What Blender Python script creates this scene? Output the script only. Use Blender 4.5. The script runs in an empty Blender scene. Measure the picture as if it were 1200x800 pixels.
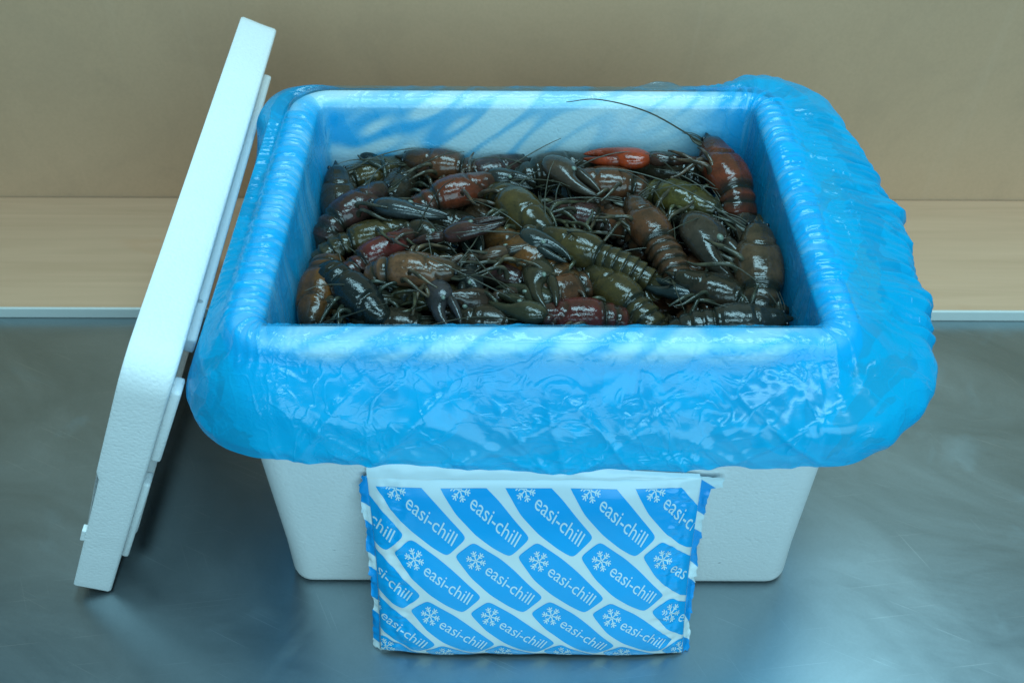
import bpy, bmesh, math, random
from math import sin, cos, pi, radians, sqrt, exp, atan2, hypot
from mathutils import Vector, Matrix, noise, Quaternion

sc = bpy.context.scene
COL = sc.collection
random.seed(7)

# ------------------------------------------------------------------ camera
cam_d = bpy.data.cameras.new('camera')
cam = bpy.data.objects.new('camera', cam_d); COL.objects.link(cam)
cam.location = (-.024, -.72, .901)
PITCH = radians(44.67)
cam.rotation_mode = 'QUATERNION'
cam.rotation_quaternion = (Matrix.Rotation(pi/2 - PITCH, 3, 'X') @ Matrix.Rotation(radians(.2), 3, 'Z')).to_quaternion()
cam_d.lens = 35.0; cam_d.sensor_width = 36.0
cam_d.clip_start = .02; cam_d.clip_end = 50
cam_d.dof.use_dof = True; cam_d.dof.focus_distance = .90; cam_d.dof.aperture_fstop = 9.0
sc.camera = cam

# ------------------------------------------------------------------ light: a room lit by overhead panels, plus an added front fill
w = bpy.data.worlds.new('World'); sc.world = w; w.use_nodes = True
w.node_tree.nodes['Background'].inputs[0].default_value = (.42, .82, 1.0, 1)
w.node_tree.nodes['Background'].inputs[1].default_value = .165

def area(name, loc, target, sx, sy, power, col):
    d = bpy.data.lights.new(name, 'AREA'); d.shape = 'RECTANGLE'; d.size = sx; d.size_y = sy
    d.energy = power; d.color = col
    o = bpy.data.objects.new(name, d); COL.objects.link(o)
    o.location = loc
    o.rotation_euler = (Vector(target) - Vector(loc)).to_track_quat('-Z', 'Y').to_euler()
    return o
LC = (.46, .85, 1.0)
area('ceiling_panel', (.30, .60, 2.5), (.05, .1, .2), 1.6, .6, 34, LC)
area('ceiling_tube', (.1, -.75, 2.6), (0, 0, .2), 1.7, .30, 20, LC)
area('front_fill_light', (.6, -2.5, 1.55), (0, 0, .2), 3.0, 2.0, 66, LC)  # unseen fill lamp added in front to brighten the camera-facing sides

sc.view_settings.view_transform = 'Standard'; sc.view_settings.look = 'None'
sc.view_settings.gamma = 1; sc.view_settings.exposure = 0.12; sc.view_settings.use_curve_mapping = False
sc.cycles.max_bounces = 12; sc.cycles.transparent_max_bounces = 24
sc.cycles.caustics_reflective = False; sc.cycles.caustics_refractive = False

# ------------------------------------------------------------------ helpers
def tag(o, label=None, cat=None, group=None, kind=None):
    if label: o['label'] = label
    if cat: o['category'] = cat
    if group: o['group'] = group
    if kind: o['kind'] = kind
    return o
def mesh(name, verts, faces, mat=None, smooth=True):
    me = bpy.data.meshes.new(name); me.from_pydata([tuple(v) for v in verts], [], faces)
    me.validate()
    if smooth: me.polygons.foreach_set('use_smooth', [True]*len(me.polygons))
    if mat: me.materials.append(mat)
    me.update(); return me
def link(name, me, parent=None):
    o = bpy.data.objects.new(name, me); COL.objects.link(o)
    if parent: o.parent = parent
    return o
def empty(name, loc=(0,0,0)):
    o = bpy.data.objects.new(name, None); COL.objects.link(o); o.location = loc
    o.empty_display_size = .02
    return o
def recalc(me):
    bm = bmesh.new(); bm.from_mesh(me); bmesh.ops.recalc_face_normals(bm, faces=bm.faces); bm.to_mesh(me); bm.free()
def lerp(a, b, t): return a + (b-a)*t
def interp(x, xs, ys):
    if x <= xs[0]: return ys[0]
    for i in range(len(xs)-1):
        if x <= xs[i+1]:
            t = (x-xs[i])/(xs[i+1]-xs[i]); return lerp(ys[i], ys[i+1], t)
    return ys[-1]
def sinterp(x, xs, ys):
    if x <= xs[0]: return ys[0]
    for i in range(len(xs)-1):
        if x <= xs[i+1]:
            t = (x-xs[i])/(xs[i+1]-xs[i]); t = t*t*(3-2*t); return lerp(ys[i], ys[i+1], t)
    return ys[-1]
def catmull(pts, n):
    P = [Vector(p) for p in pts]; P = [2*P[0]-P[1]] + P + [2*P[-1]-P[-2]]
    out = []
    for i in range(1, len(P)-2):
        for k in range(n):
            t = k/n
            a, b, c, d = P[i-1], P[i], P[i+1], P[i+2]
            out.append(.5*((2*b) + (c-a)*t + (2*a-5*b+4*c-d)*t*t + (3*b-a-3*c+d)*t**3))
    out.append(P[-2]); return out
def N3(x, y, z=0.): return noise.noise((x, y, z))
def box_bm(bm, cx, cy, cz, sx, sy, sz, bev=0):
    r = bmesh.ops.create_cube(bm, size=1, matrix=Matrix.Translation((cx,cy,cz)) @ Matrix.Diagonal((sx,sy,sz,1)))
    if bev:
        es = list({e for v in r['verts'] for e in v.link_edges})
        bmesh.ops.bevel(bm, geom=es, offset=bev, segments=2, affect='EDGES', profile=.6)
def bm_obj(name, bm, mat, parent=None, smooth=False):
    me = bpy.data.meshes.new(name); bm.to_mesh(me); bm.free()
    if smooth: me.polygons.foreach_set('use_smooth', [True]*len(me.polygons))
    if mat: me.materials.append(mat)
    return link(name, me, parent)

# ------------------------------------------------------------------ materials
class NT:
    def __init__(s, name):
        s.m = bpy.data.materials.new(name); s.m.use_nodes = True
        s.t = s.m.node_tree; s.t.nodes.clear()
        s.out = s.n('ShaderNodeOutputMaterial')
    def n(s, typ, **kw):
        nd = s.t.nodes.new(typ)
        for k, v in kw.items():
            if k in ('inp',):
                for kk, vv in v.items(): s.set(nd, kk, vv)
            else: setattr(nd, k, v)
        return nd
    def set(s, nd, k, v):
        i = nd.inputs[k]
        if isinstance(v, bpy.types.NodeSocket): s.t.links.new(v, i)
        else: i.default_value = v
    def ramp(s, fac, stops):
        r = s.n('ShaderNodeValToRGB'); e = r.color_ramp.elements
        while len(e) < len(stops): e.new(.5)
        for el, (p, c) in zip(e, stops):
            el.position = p; el.color = c if len(c) == 4 else (*c, 1)
        s.t.links.new(fac, r.inputs[0]); return r.outputs[0]
    def noise(s, vec, scale, detail=4, rough=.55, dist=0):
        n = s.n('ShaderNodeTexNoise', inp={'Scale': scale, 'Detail': detail, 'Roughness': rough, 'Distortion': dist})
        if vec is not None: s.t.links.new(vec, n.inputs['Vector'])
        return n.outputs['Fac']
    def mapping(s, vec, scale=(1,1,1), rot=(0,0,0)):
        m = s.n('ShaderNodeMapping', inp={'Rotation': rot}); s.t.links.new(vec, m.inputs['Vector'])      # turn first, then stretch
        k = s.n('ShaderNodeMapping', inp={'Scale': scale}); s.t.links.new(m.outputs[0], k.inputs['Vector']); return k.outputs[0]
    def coord(s, which='Object'): return s.n('ShaderNodeTexCoord').outputs[which]
    def bump(s, h, strength, dist, prev=None):
        b = s.n('ShaderNodeBump', inp={'Strength': strength, 'Distance': dist, 'Height': h})
        if prev is not None: s.t.links.new(prev, b.inputs['Normal'])
        return b.outputs[0]
    def mix(s, f, a, b, mode='MIX'):
        m = s.n('ShaderNodeMix', data_type='RGBA', blend_type=mode)
        for k, v in ((0, f), (6, a), (7, b)):
            if isinstance(v, bpy.types.NodeSocket): s.t.links.new(v, m.inputs[k])
            elif k == 0: m.inputs[0].default_value = v
            else: m.inputs[k].default_value = (*v, 1) if len(v) == 3 else v
        return m.outputs[2]
    def math(s, op, a, b=0., c=0.):
        m = s.n('ShaderNodeMath', operation=op)
        for i, v in enumerate((a, b, c)):
            if isinstance(v, bpy.types.NodeSocket): s.t.links.new(v, m.inputs[i])
            else: m.inputs[i].default_value = v
        return m.outputs[0]
    def pbr(s, **kw):
        p = s.n('ShaderNodeBsdfPrincipled')
        for k, v in kw.items(): s.set(p, k.replace('_', ' '), v)
        return p
    def done(s, sh):
        s.t.links.new(sh, s.out.inputs[0]); return s.m

def m_steel():
    t = NT('brushed_steel'); c = t.coord()
    big = t.noise(c, 2.2, 4, .6); fine = t.noise(c, 300, 3, .7)
    br = t.noise(t.mapping(c, (14, 420, 1), (0, 0, radians(10))), 1, 3, .7)
    smear = t.noise(t.mapping(c, (3, 6, 1), (0, 0, radians(24))), 1.5, 6, .68, .9)
    spot = t.ramp(t.noise(c, 11, 4, .6, .7), [(0,(0,0,0)),(.60,(0,0,0)),(.70,(1,1,1))])
    def scratches(ang, lx, ly, lo):
        n = t.noise(t.mapping(c, (lx, ly, 1), (0, 0, radians(ang))), 1, 1)
        return t.ramp(n, [(0,(0,0,0)), (lo,(0,0,0)), (lo+.07,(1,1,1)), (1,(1,1,1))])
    scr = t.math('MAXIMUM', scratches(26, 9, 640, .70), t.math('MAXIMUM', scratches(-7, 7, 700, .71), scratches(63, 8, 560, .735)))
    rgh = t.math('ADD', t.math('MULTIPLY', smear, .16), t.math('ADD', t.math('MULTIPLY', br, .05), .24))
    rgh = t.math('ADD', rgh, t.math('MULTIPLY', spot, .05))
    col = t.mix(smear, (.27,.35,.385), (.53,.61,.64))
    col = t.mix(t.math('MULTIPLY', fine, .25), col, (.20,.235,.25))
    col = t.mix(t.math('MULTIPLY', scr, .45), col, (.66,.70,.72))
    h = t.math('ADD', t.math('MULTIPLY', br, .5), t.math('MULTIPLY', scr, .5))
    p = t.pbr(Base_Color=col, Metallic=1., Roughness=rgh, Normal=t.bump(h, .10, .0005))
    return t.done(p.outputs[0])
def m_eps(name='expanded_polystyrene'):
    t = NT(name); c = t.coord()
    wv = t.n('ShaderNodeTexVoronoi', feature='DISTANCE_TO_EDGE', inp={'Scale': 330.}); t.t.links.new(c, wv.inputs['Vector'])
    v2 = t.n('ShaderNodeTexVoronoi', inp={'Scale': 330.}); t.t.links.new(c, v2.inputs['Vector'])
    edge = t.ramp(wv.outputs['Distance'], [(0, (0,0,0)), (.18, (1,1,1))])
    n = t.noise(c, 14, 4); pits = t.noise(c, 120, 2)
    pit = t.ramp(pits, [(0, (0,0,0)), (.27, (0,0,0)), (.33, (1,1,1))])
    dome = t.math('SUBTRACT', 1., t.math('MULTIPLY', t.math('MULTIPLY', v2.outputs['Distance'], v2.outputs['Distance']), 1.6))
    h = t.math('ADD', t.math('ADD', t.math('MULTIPLY', dome, .5), t.math('MULTIPLY', v2.outputs['Color'], .25)), t.math('MULTIPLY', pit, .6))
    col = t.mix(n, (.80,.81,.81), (.88,.88,.88))
    cs = t.n('ShaderNodeSeparateColor'); t.t.links.new(v2.outputs['Color'], cs.inputs[0])
    col = t.mix(t.math('MULTIPLY', cs.outputs[0], .12), col, (.66,.68,.68))
    # sparse grey specks of dirt
    dn = t.noise(c, 62, 2); d = t.ramp(dn, [(0, (1,1,1)), (.22, (1,1,1)), (.255, (0,0,0))])
    col = t.mix(t.math('MULTIPLY', d, .55), col, (.22,.24,.25))
    p = t.pbr(Base_Color=col, Roughness=.55, Normal=t.bump(h, .42, .0008), Subsurface_Weight=.15, Subsurface_Radius=(.006,.006,.006))
    return t.done(p.outputs[0])
def m_film():
    t = NT('blue_polythene_film'); c = t.coord()
    def crease(vec, scale, dist, wdt):
        n = t.noise(vec, scale, 2, .5, dist)
        return t.ramp(t.math('ABSOLUTE', t.math('SUBTRACT', n, .5)), [(0,(1,1,1)), (wdt,(0,0,0)), (1,(0,0,0))])
    c1 = crease(t.mapping(c, (1,1,1)), 17, 1.6, .030); c2 = crease(t.mapping(c, (1,1,1.8), (.5,.3,.7)), 34, 1.2, .045)
    c3 = crease(t.mapping(c, (1.4,1,.7), (.2,.8,.1)), 70, .8, .07)
    soft = t.noise(c, 24, 3, .5, .6); grain = t.noise(c, 420, 2)
    patch = t.ramp(t.noise(c, 6.5, 3, .5, .8), [(0,(.06,.06,.06)),(.44,(.10,.10,.10)),(.62,(1,1,1))])
    c2 = t.math('MULTIPLY', c2, patch); c3 = t.math('MULTIPLY', c3, patch)
    h = t.math('ADD', t.math('ADD', t.math('MULTIPLY', c1, .30), t.math('MULTIPLY', c2, .20)), t.math('ADD', t.math('MULTIPLY', c3, .08), t.math('ADD', t.math('MULTIPLY', soft, .28), t.math('MULTIPLY', grain, .015))))
    bn = t.bump(h, .21, .006)
    g0 = t.n('ShaderNodeAttribute', attribute_name='gather').outputs['Fac']      # how many layers of film lie gathered here
    lay = t.noise(c, 8, 3, .5, 2.2)
    lay = t.math('ADD', t.ramp(lay, [(0,(0,0,0)),(.47,(0,0,0)),(.49,(.5,.5,.5)),(.57,(.5,.5,.5)),(.585,(1,1,1))]), t.math('MULTIPLY', t.math('ADD', c1, t.math('MULTIPLY', c2, .5)), .35))
    g = t.math('MINIMUM', t.math('MULTIPLY', g0, t.math('ADD', .86, t.math('MULTIPLY', lay, .30))), 1.0)
    lw = t.n('ShaderNodeLayerWeight', inp={'Blend': .5, 'Normal': bn}).outputs['Facing']
    tr = t.n('ShaderNodeBsdfTransparent'); t.t.links.new(t.mix(g, (.86,.97,1.0), (.02,.58,.92)), tr.inputs[0])
    df = t.n('ShaderNodeBsdfDiffuse', inp={'Color': (.0,.56,.95,1), 'Normal': bn})
    tl = t.n('ShaderNodeBsdfTranslucent', inp={'Color': (.0,.62,1.0,1), 'Normal': bn})
    m1 = t.n('ShaderNodeMixShader', inp={0: .42}); t.t.links.new(df.outputs[0], m1.inputs[1]); t.t.links.new(tl.outputs[0], m1.inputs[2])
    f = t.math('ADD', t.math('ADD', .02, t.math('MULTIPLY', t.math('POWER', g, 1.4), .78)), t.math('MULTIPLY', t.math('MULTIPLY', lw, g), .22))
    f = t.math('MINIMUM', f, .95)
    m2 = t.n('ShaderNodeMixShader', inp={0: f}); t.t.links.new(tr.outputs[0], m2.inputs[1]); t.t.links.new(m1.outputs[0], m2.inputs[2])
    gl = t.n('ShaderNodeBsdfGlossy', inp={'Color': (1,1,1,1), 'Roughness': .20, 'Normal': bn})
    ff = t.math('ADD', .033, t.math('MULTIPLY', t.math('POWER', lw, 4.), .35))
    m3 = t.n('ShaderNodeMixShader', inp={0: ff}); t.t.links.new(m2.outputs[0], m3.inputs[1]); t.t.links.new(gl.outputs[0], m3.inputs[2])
    return t.done(m3.outputs[0])
def m_mdf():
    t = NT('raw_mdf_board'); c = t.coord()
    a = t.noise(c, 3, 5, .6); b = t.noise(c, 240, 3, .7); s = t.noise(t.mapping(c, (2.2, 1, 6)), 2, 4)
    col = t.mix(a, (.60,.355,.210), (.73,.455,.285)); col = t.mix(t.math('MULTIPLY', b, .35), col, (.36,.20,.11))
    # faint pale vertical scuff
    blot = t.ramp(t.noise(c, 7, 5, .65, .8), [(0,(0,0,0)),(.5,(0,0,0)),(.72,(1,1,1))])
    col = t.mix(t.math('MULTIPLY', blot, .22), col, (.40,.25,.16))
    sc_ = t.noise(t.mapping(c, (14, 1, 1.2)), 1, 3, .6, .6); m = t.ramp(sc_, [(0,(0,0,0)),(.62,(0,0,0)),(.80,(1,1,1))])
    col = t.mix(t.math('MULTIPLY', m, .22), col, (.74,.50,.34))
    p = t.pbr(Base_Color=col, Roughness=.62, Normal=t.bump(b, .15, .0004))
    return t.done(p.outputs[0])
def m_ply():
    t = NT('pale_plywood'); c = t.coord()
    g = t.noise(t.mapping(c, (1.6, 30, 6)), 1.4, 6, .62, .8); f = t.noise(t.mapping(c, (8, 260, 20)), 1, 3)
    k = t.noise(t.mapping(c, (3, 9, 3)), 1.2, 4, .6, 1.5)
    col = t.mix(g, (.88,.54,.35), (.56,.31,.18)); col = t.mix(t.math('MULTIPLY', f, .35), col, (.58,.33,.19))
    km = t.ramp(k, [(0,(0,0,0)),(.60,(0,0,0)),(.78,(1,1,1))]); col = t.mix(t.math('MULTIPLY', km, .35), col, (.62,.24,.10))
    p = t.pbr(Base_Color=col, Roughness=.55, Normal=t.bump(f, .12, .0004))
    return t.done(p.outputs[0])
def m_plain(name, col, rough=.5, nscale=60, amt=.1, **kw):
    t = NT(name); c = t.coord(); n = t.noise(c, nscale, 4)
    cc = t.mix(t.math('MULTIPLY', n, amt), col, tuple(x*.45 for x in col))
    p = t.pbr(Base_Color=cc, Roughness=rough, Normal=t.bump(n, .1, .0005), **kw)
    return t.done(p.outputs[0])
def m_shell():
    t = NT('wet_crayfish_shell'); c = t.coord()
    oi = t.n('ShaderNodeObjectInfo'); at = t.n('ShaderNodeAttribute', attribute_name='pig_rimlight')
    off = t.n('ShaderNodeVectorMath', operation='ADD'); t.t.links.new(c, off.inputs[0])
    cv = t.n('ShaderNodeCombineXYZ'); t.t.links.new(oi.outputs['Random'], cv.inputs[0]); t.t.links.new(oi.outputs['Random'], cv.inputs[1]); t.t.links.new(cv.outputs[0], off.inputs[1])
    v = off.outputs[0]
    n1 = t.noise(v, 70, 4, .6); n2 = t.noise(v, 420, 3, .6)
    f = t.math('MULTIPLY', at.outputs['Fac'], t.math('ADD', -.15, t.math('MULTIPLY', n1, 1.9)))
    f = t.math('MINIMUM', f, 1.0)
    dark = t.mix(n1, (.006,.008,.006), (.021,.022,.013))
    col = t.mix(f, dark, oi.outputs['Color'])
    col = t.mix(t.math('MULTIPLY', t.ramp(n2, [(0,(0,0,0)),(.5,(0,0,0)),(.75,(1,1,1))]), .45), col, (.006,.008,.007))
    gr = t.n('ShaderNodeTexVoronoi', inp={'Scale': 700.}); t.t.links.new(v, gr.inputs['Vector'])
    n0 = t.noise(v, 200, 3, .55)
    h = t.math('ADD', t.math('MULTIPLY', n1, .7), t.math('ADD', t.math('MULTIPLY', n0, .35), t.math('MULTIPLY', gr.outputs['Distance'], .10)))
    rg = t.math('ADD', .03, t.math('MULTIPLY', n1, .20))
    p = t.pbr(Base_Color=col, Roughness=rg, Specular_IOR_Level=.45, Normal=t.bump(h, .36, .0016), Coat_Weight=.0, Coat_Roughness=.06)
    return t.done(p.outputs[0])
M_STEEL = m_steel(); M_EPS = m_eps(); M_FILM = m_film(); M_MDF = m_mdf(); M_PLY = m_ply(); M_SHELL = m_shell()
M_EDGE = m_plain('pale_edge_strip', (.74,.75,.72), .5)
M_EYE = m_plain('crayfish_eye', (.006,.006,.007), .12)
M_ANT = m_plain('antenna_horn', (.055,.050,.032), .3)
M_PACK = m_plain('white_pouch_film', (.74,.82,.84), .28, 40, .05)
M_PRINT = m_plain('blue_printed_ink', (.0,.40,.86), .24, 30, .15)
M_LETTER = m_plain('pale_printed_ink', (.66,.83,.88), .3, 60, .05)

# ------------------------------------------------------------------ setting
def plane_grid(name, x0, x1, y0, y1, z, mat):
    me = mesh(name, [(x0,y0,z),(x1,y0,z),(x1,y1,z),(x0,y1,z)], [(0,1,2,3)], mat, False)
    return link(name, me)
tag(plane_grid('steel_table_top', -1.5, 1.5, -1.4, .70, 0, M_STEEL), 'brushed stainless steel table top', kind='structure')
bm = bmesh.new(); box_bm(bm, 0, .487, .55, 3.0, .018, 1.10)
tag(bm_obj('wall', bm, M_MDF), 'brown fibreboard wall panel behind the table', kind='structure')
bm = bmesh.new(); box_bm(bm, 0, .3565, .0085, 3.0, .239, .013, .001)
ply = tag(bm_obj('plywood_board', bm, M_PLY), 'pale plywood board lying along the wall at the back of the table', 'board')
bm = bmesh.new(); box_bm(bm, 0, .2345, .0082, 3.0, .004, .0155, .0006)
bm_obj('edge_strip', bm, M_EDGE, ply)

# ------------------------------------------------------------------ rounded rectangles
def rr(hx, hy, r, n_side_x, n_side_y, n_c):
    """points counter-clockwise from front centre, with outward normals"""
    P = []
    def line(a, b, n, nm):
        for k in range(n): t = k/n; P.append((lerp(a[0],b[0],t), lerp(a[1],b[1],t), *nm))
    def arc(cx, cy, a0):
        for k in range(n_c): a = a0 + (pi/2)*k/n_c; P.append((cx + r*cos(a), cy + r*sin(a), cos(a), sin(a)))
    line((0,-hy), (hx-r,-hy), n_side_x, (0,-1)); arc(hx-r, -hy+r, -pi/2)
    line((hx,-hy+r), (hx,hy-r), 2*n_side_y, (1,0)); arc(hx-r, hy-r, 0)
    line((hx-r,hy), (-hx+r,hy), 2*n_side_x, (0,1)); arc(-hx+r, hy-r, pi/2)
    line((-hx,hy-r), (-hx,-hy+r), 2*n_side_y, (-1,0)); arc(-hx+r, -hy+r, pi)
    line((-hx+r,-hy), (0,-hy), n_side_x, (0,-1))
    return P
H = .368
# ------------------------------------------------------------------ polystyrene box
def make_box():
    prof = []   # (half x, half y, r, z)
    def outer(z): s = 1 - z/H; return (.250+.005*s, .190-.026*s)
    for z, inset in ((.0, .007), (.002, .003), (.006, .0006), (.012, 0)):
        hx, hy = outer(z); prof.append((hx-inset, hy-inset, .022, z))
    for z in (.06,.12,.18,.24,.30,.355):
        hx, hy = outer(z); prof.append((hx, hy, .027, z))
    for k in range(1, 6):
        a = (pi/2)*k/5; prof.append((.250-.010*(1-cos(a)), .190-.010*(1-cos(a)), .036, .358+.010*sin(a)))
    for k in range(0, 5):
        a = (pi/2)*k/4; prof.append((.228-.008*sin(a), .168-.008*sin(a), .006, .360+.008*cos(a)))
    for z in (.33,.25,.15,.05,.03):
        s = (H-z)/H; prof.append((.220-.002*s, .160-.004*s, .005, z))
    V = []; F = []; n = None
    for hx, hy, r, z in prof:
        ring = rr(hx, hy, r, 6, 5, 8); n = len(ring)
        V += [(p[0] + .005*(1-z/H), p[1], z) for p in ring]
    for i in range(len(prof)-1):
        for j in range(n):
            a, b = i*n+j, i*n+(j+1) % n; F.append((a, b, b+n, a+n))
    F.append(tuple(range(n))[::-1]); F.append(tuple((len(prof)-1)*n + j for j in range(n)))
    me = mesh('box_body', V, F, M_EPS)
    me.polygons[-1].use_smooth = False; me.polygons[-2].use_smooth = False
    recalc(me)
    return me
box = empty('polystyrene_box'); link('box_body', make_box(), box)
tag(box, 'white polystyrene fish box with rounded corners standing on the steel table', 'box')

# ------------------------------------------------------------------ leaning lid
def make_lid():
    L, HH, T = .52, .375, .040
    root = empty('box_lid', (-.453, -.178, .0))
    om, phi, psi = radians(3.2), radians(23.8), radians(-1.7)
    b0 = Vector((sin(psi), cos(psi), 0)); n0 = Vector((cos(psi), -sin(psi), 0))
    up = n0*sin(phi) + Vector((0,0,cos(phi)))
    X = b0*cos(om) + up*sin(om); Z = up*cos(om) - b0*sin(om); Y = Z.cross(X)   # Y points to the outer (left) face
    M = Matrix((X, Y, Z)).transposed().to_4x4(); M.translation = root.location + Vector((0,0,.0075))
    root.matrix_world = M
    R = .034
    # outline in lid plane (u along table, w up), counter-clockwise
    def outline(ins):
        P = []
        pts = [(R,0,-pi/2*1,0)]
        def arc(cx, cy, a0):
            for k in range(9): a = a0 + pi/2*k/8; P.append((cx+(R-ins)*cos(a), cy+(R-ins)*sin(a)))
        arc(R*.35, R*.35, pi) if False else None
        # small radius at the foot corners, larger at the top
        r2 = .006
        for cx, cy, a0, r in ((r2, r2, pi, r2), (L-r2, r2, -pi/2, r2), (L-.02, HH-.02, 0, .02), (R, HH-R, pi/2, R)):
            for k in range(9):
                a = a0 + pi/2*k/8; P.append((cx+(r-ins)*cos(a), cy+(r-ins)*sin(a)))
        # straight sides get intermediate points so that the surface can be slightly uneven
        Q = []
        for i in range(len(P)):
            a, b = P[i], P[(i+1) % len(P)]; d = hypot(b[0]-a[0], b[1]-a[1]); m = max(1, int(d/.012))
            for k in range(m): t = k/m; Q.append((lerp(a[0],b[0],t), lerp(a[1],b[1],t)))
        return Q
    V = []; F = []
    layers = [(-T/2, .003), (-T/2+.001, .001), (-T/2+.003, 0), (-T/4, 0), (0, 0), (T/4, 0), (T/2-.002, 0), (T/2, .0012)]
    n = None
    for y, ins in layers:
        q = outline(ins); n = len(q)
        for (u, wv) in q:
            yy = y
            if y > T*.2 and u < .05 and wv < .205: yy = y - .0035*(1 if y > T*.4 else .5)
            e = .0006*N3(u*60, wv*60, y*40)
            V.append((u + e, yy, wv + e))
    for i in range(len(layers)-1):
        for j in range(n):
            a, b = i*n+j, i*n+(j+1) % n; F.append((a, b, b+n, a+n))
    F.append(tuple(range(n))[::-1]); F.append(tuple((len(layers)-1)*n+j for j in range(n)))
    me = mesh('lid_plate', V, F, M_EPS); recalc(me)
    try: me.set_sharp_from_angle(angle=radians(50))
    except Exception: pass
    link('lid_plate', me, root)
    # locating lips proud of the inner face (towards the box)
    def lip(u0, u1, w0, w1, d=.009):
        bm = bmesh.new(); box_bm(bm, (u0+u1)/2, -T/2-d/2+.0005, (w0+w1)/2, u1-u0, d, w1-w0, .0028)
        o = bm_obj('locating_lip', bm, M_EPS, root, True)
    lip(.012, .030, .235, .338); lip(.014, .030, .055, .192, .007)
    lip(.060, .455, .333, .350); lip(.060, .455, .022, .038); lip(.490, .508, .06, .30)
    bm = bmesh.new(); box_bm(bm, .004, T/2-.0015, .105, .008, .004, .018, .001); bm_obj('moulding_nib', bm, M_EPS, root)
    tag(root, 'white polystyrene lid leaning on edge against the left side of the lined box', 'lid')
    return root
lid = make_lid()

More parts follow.
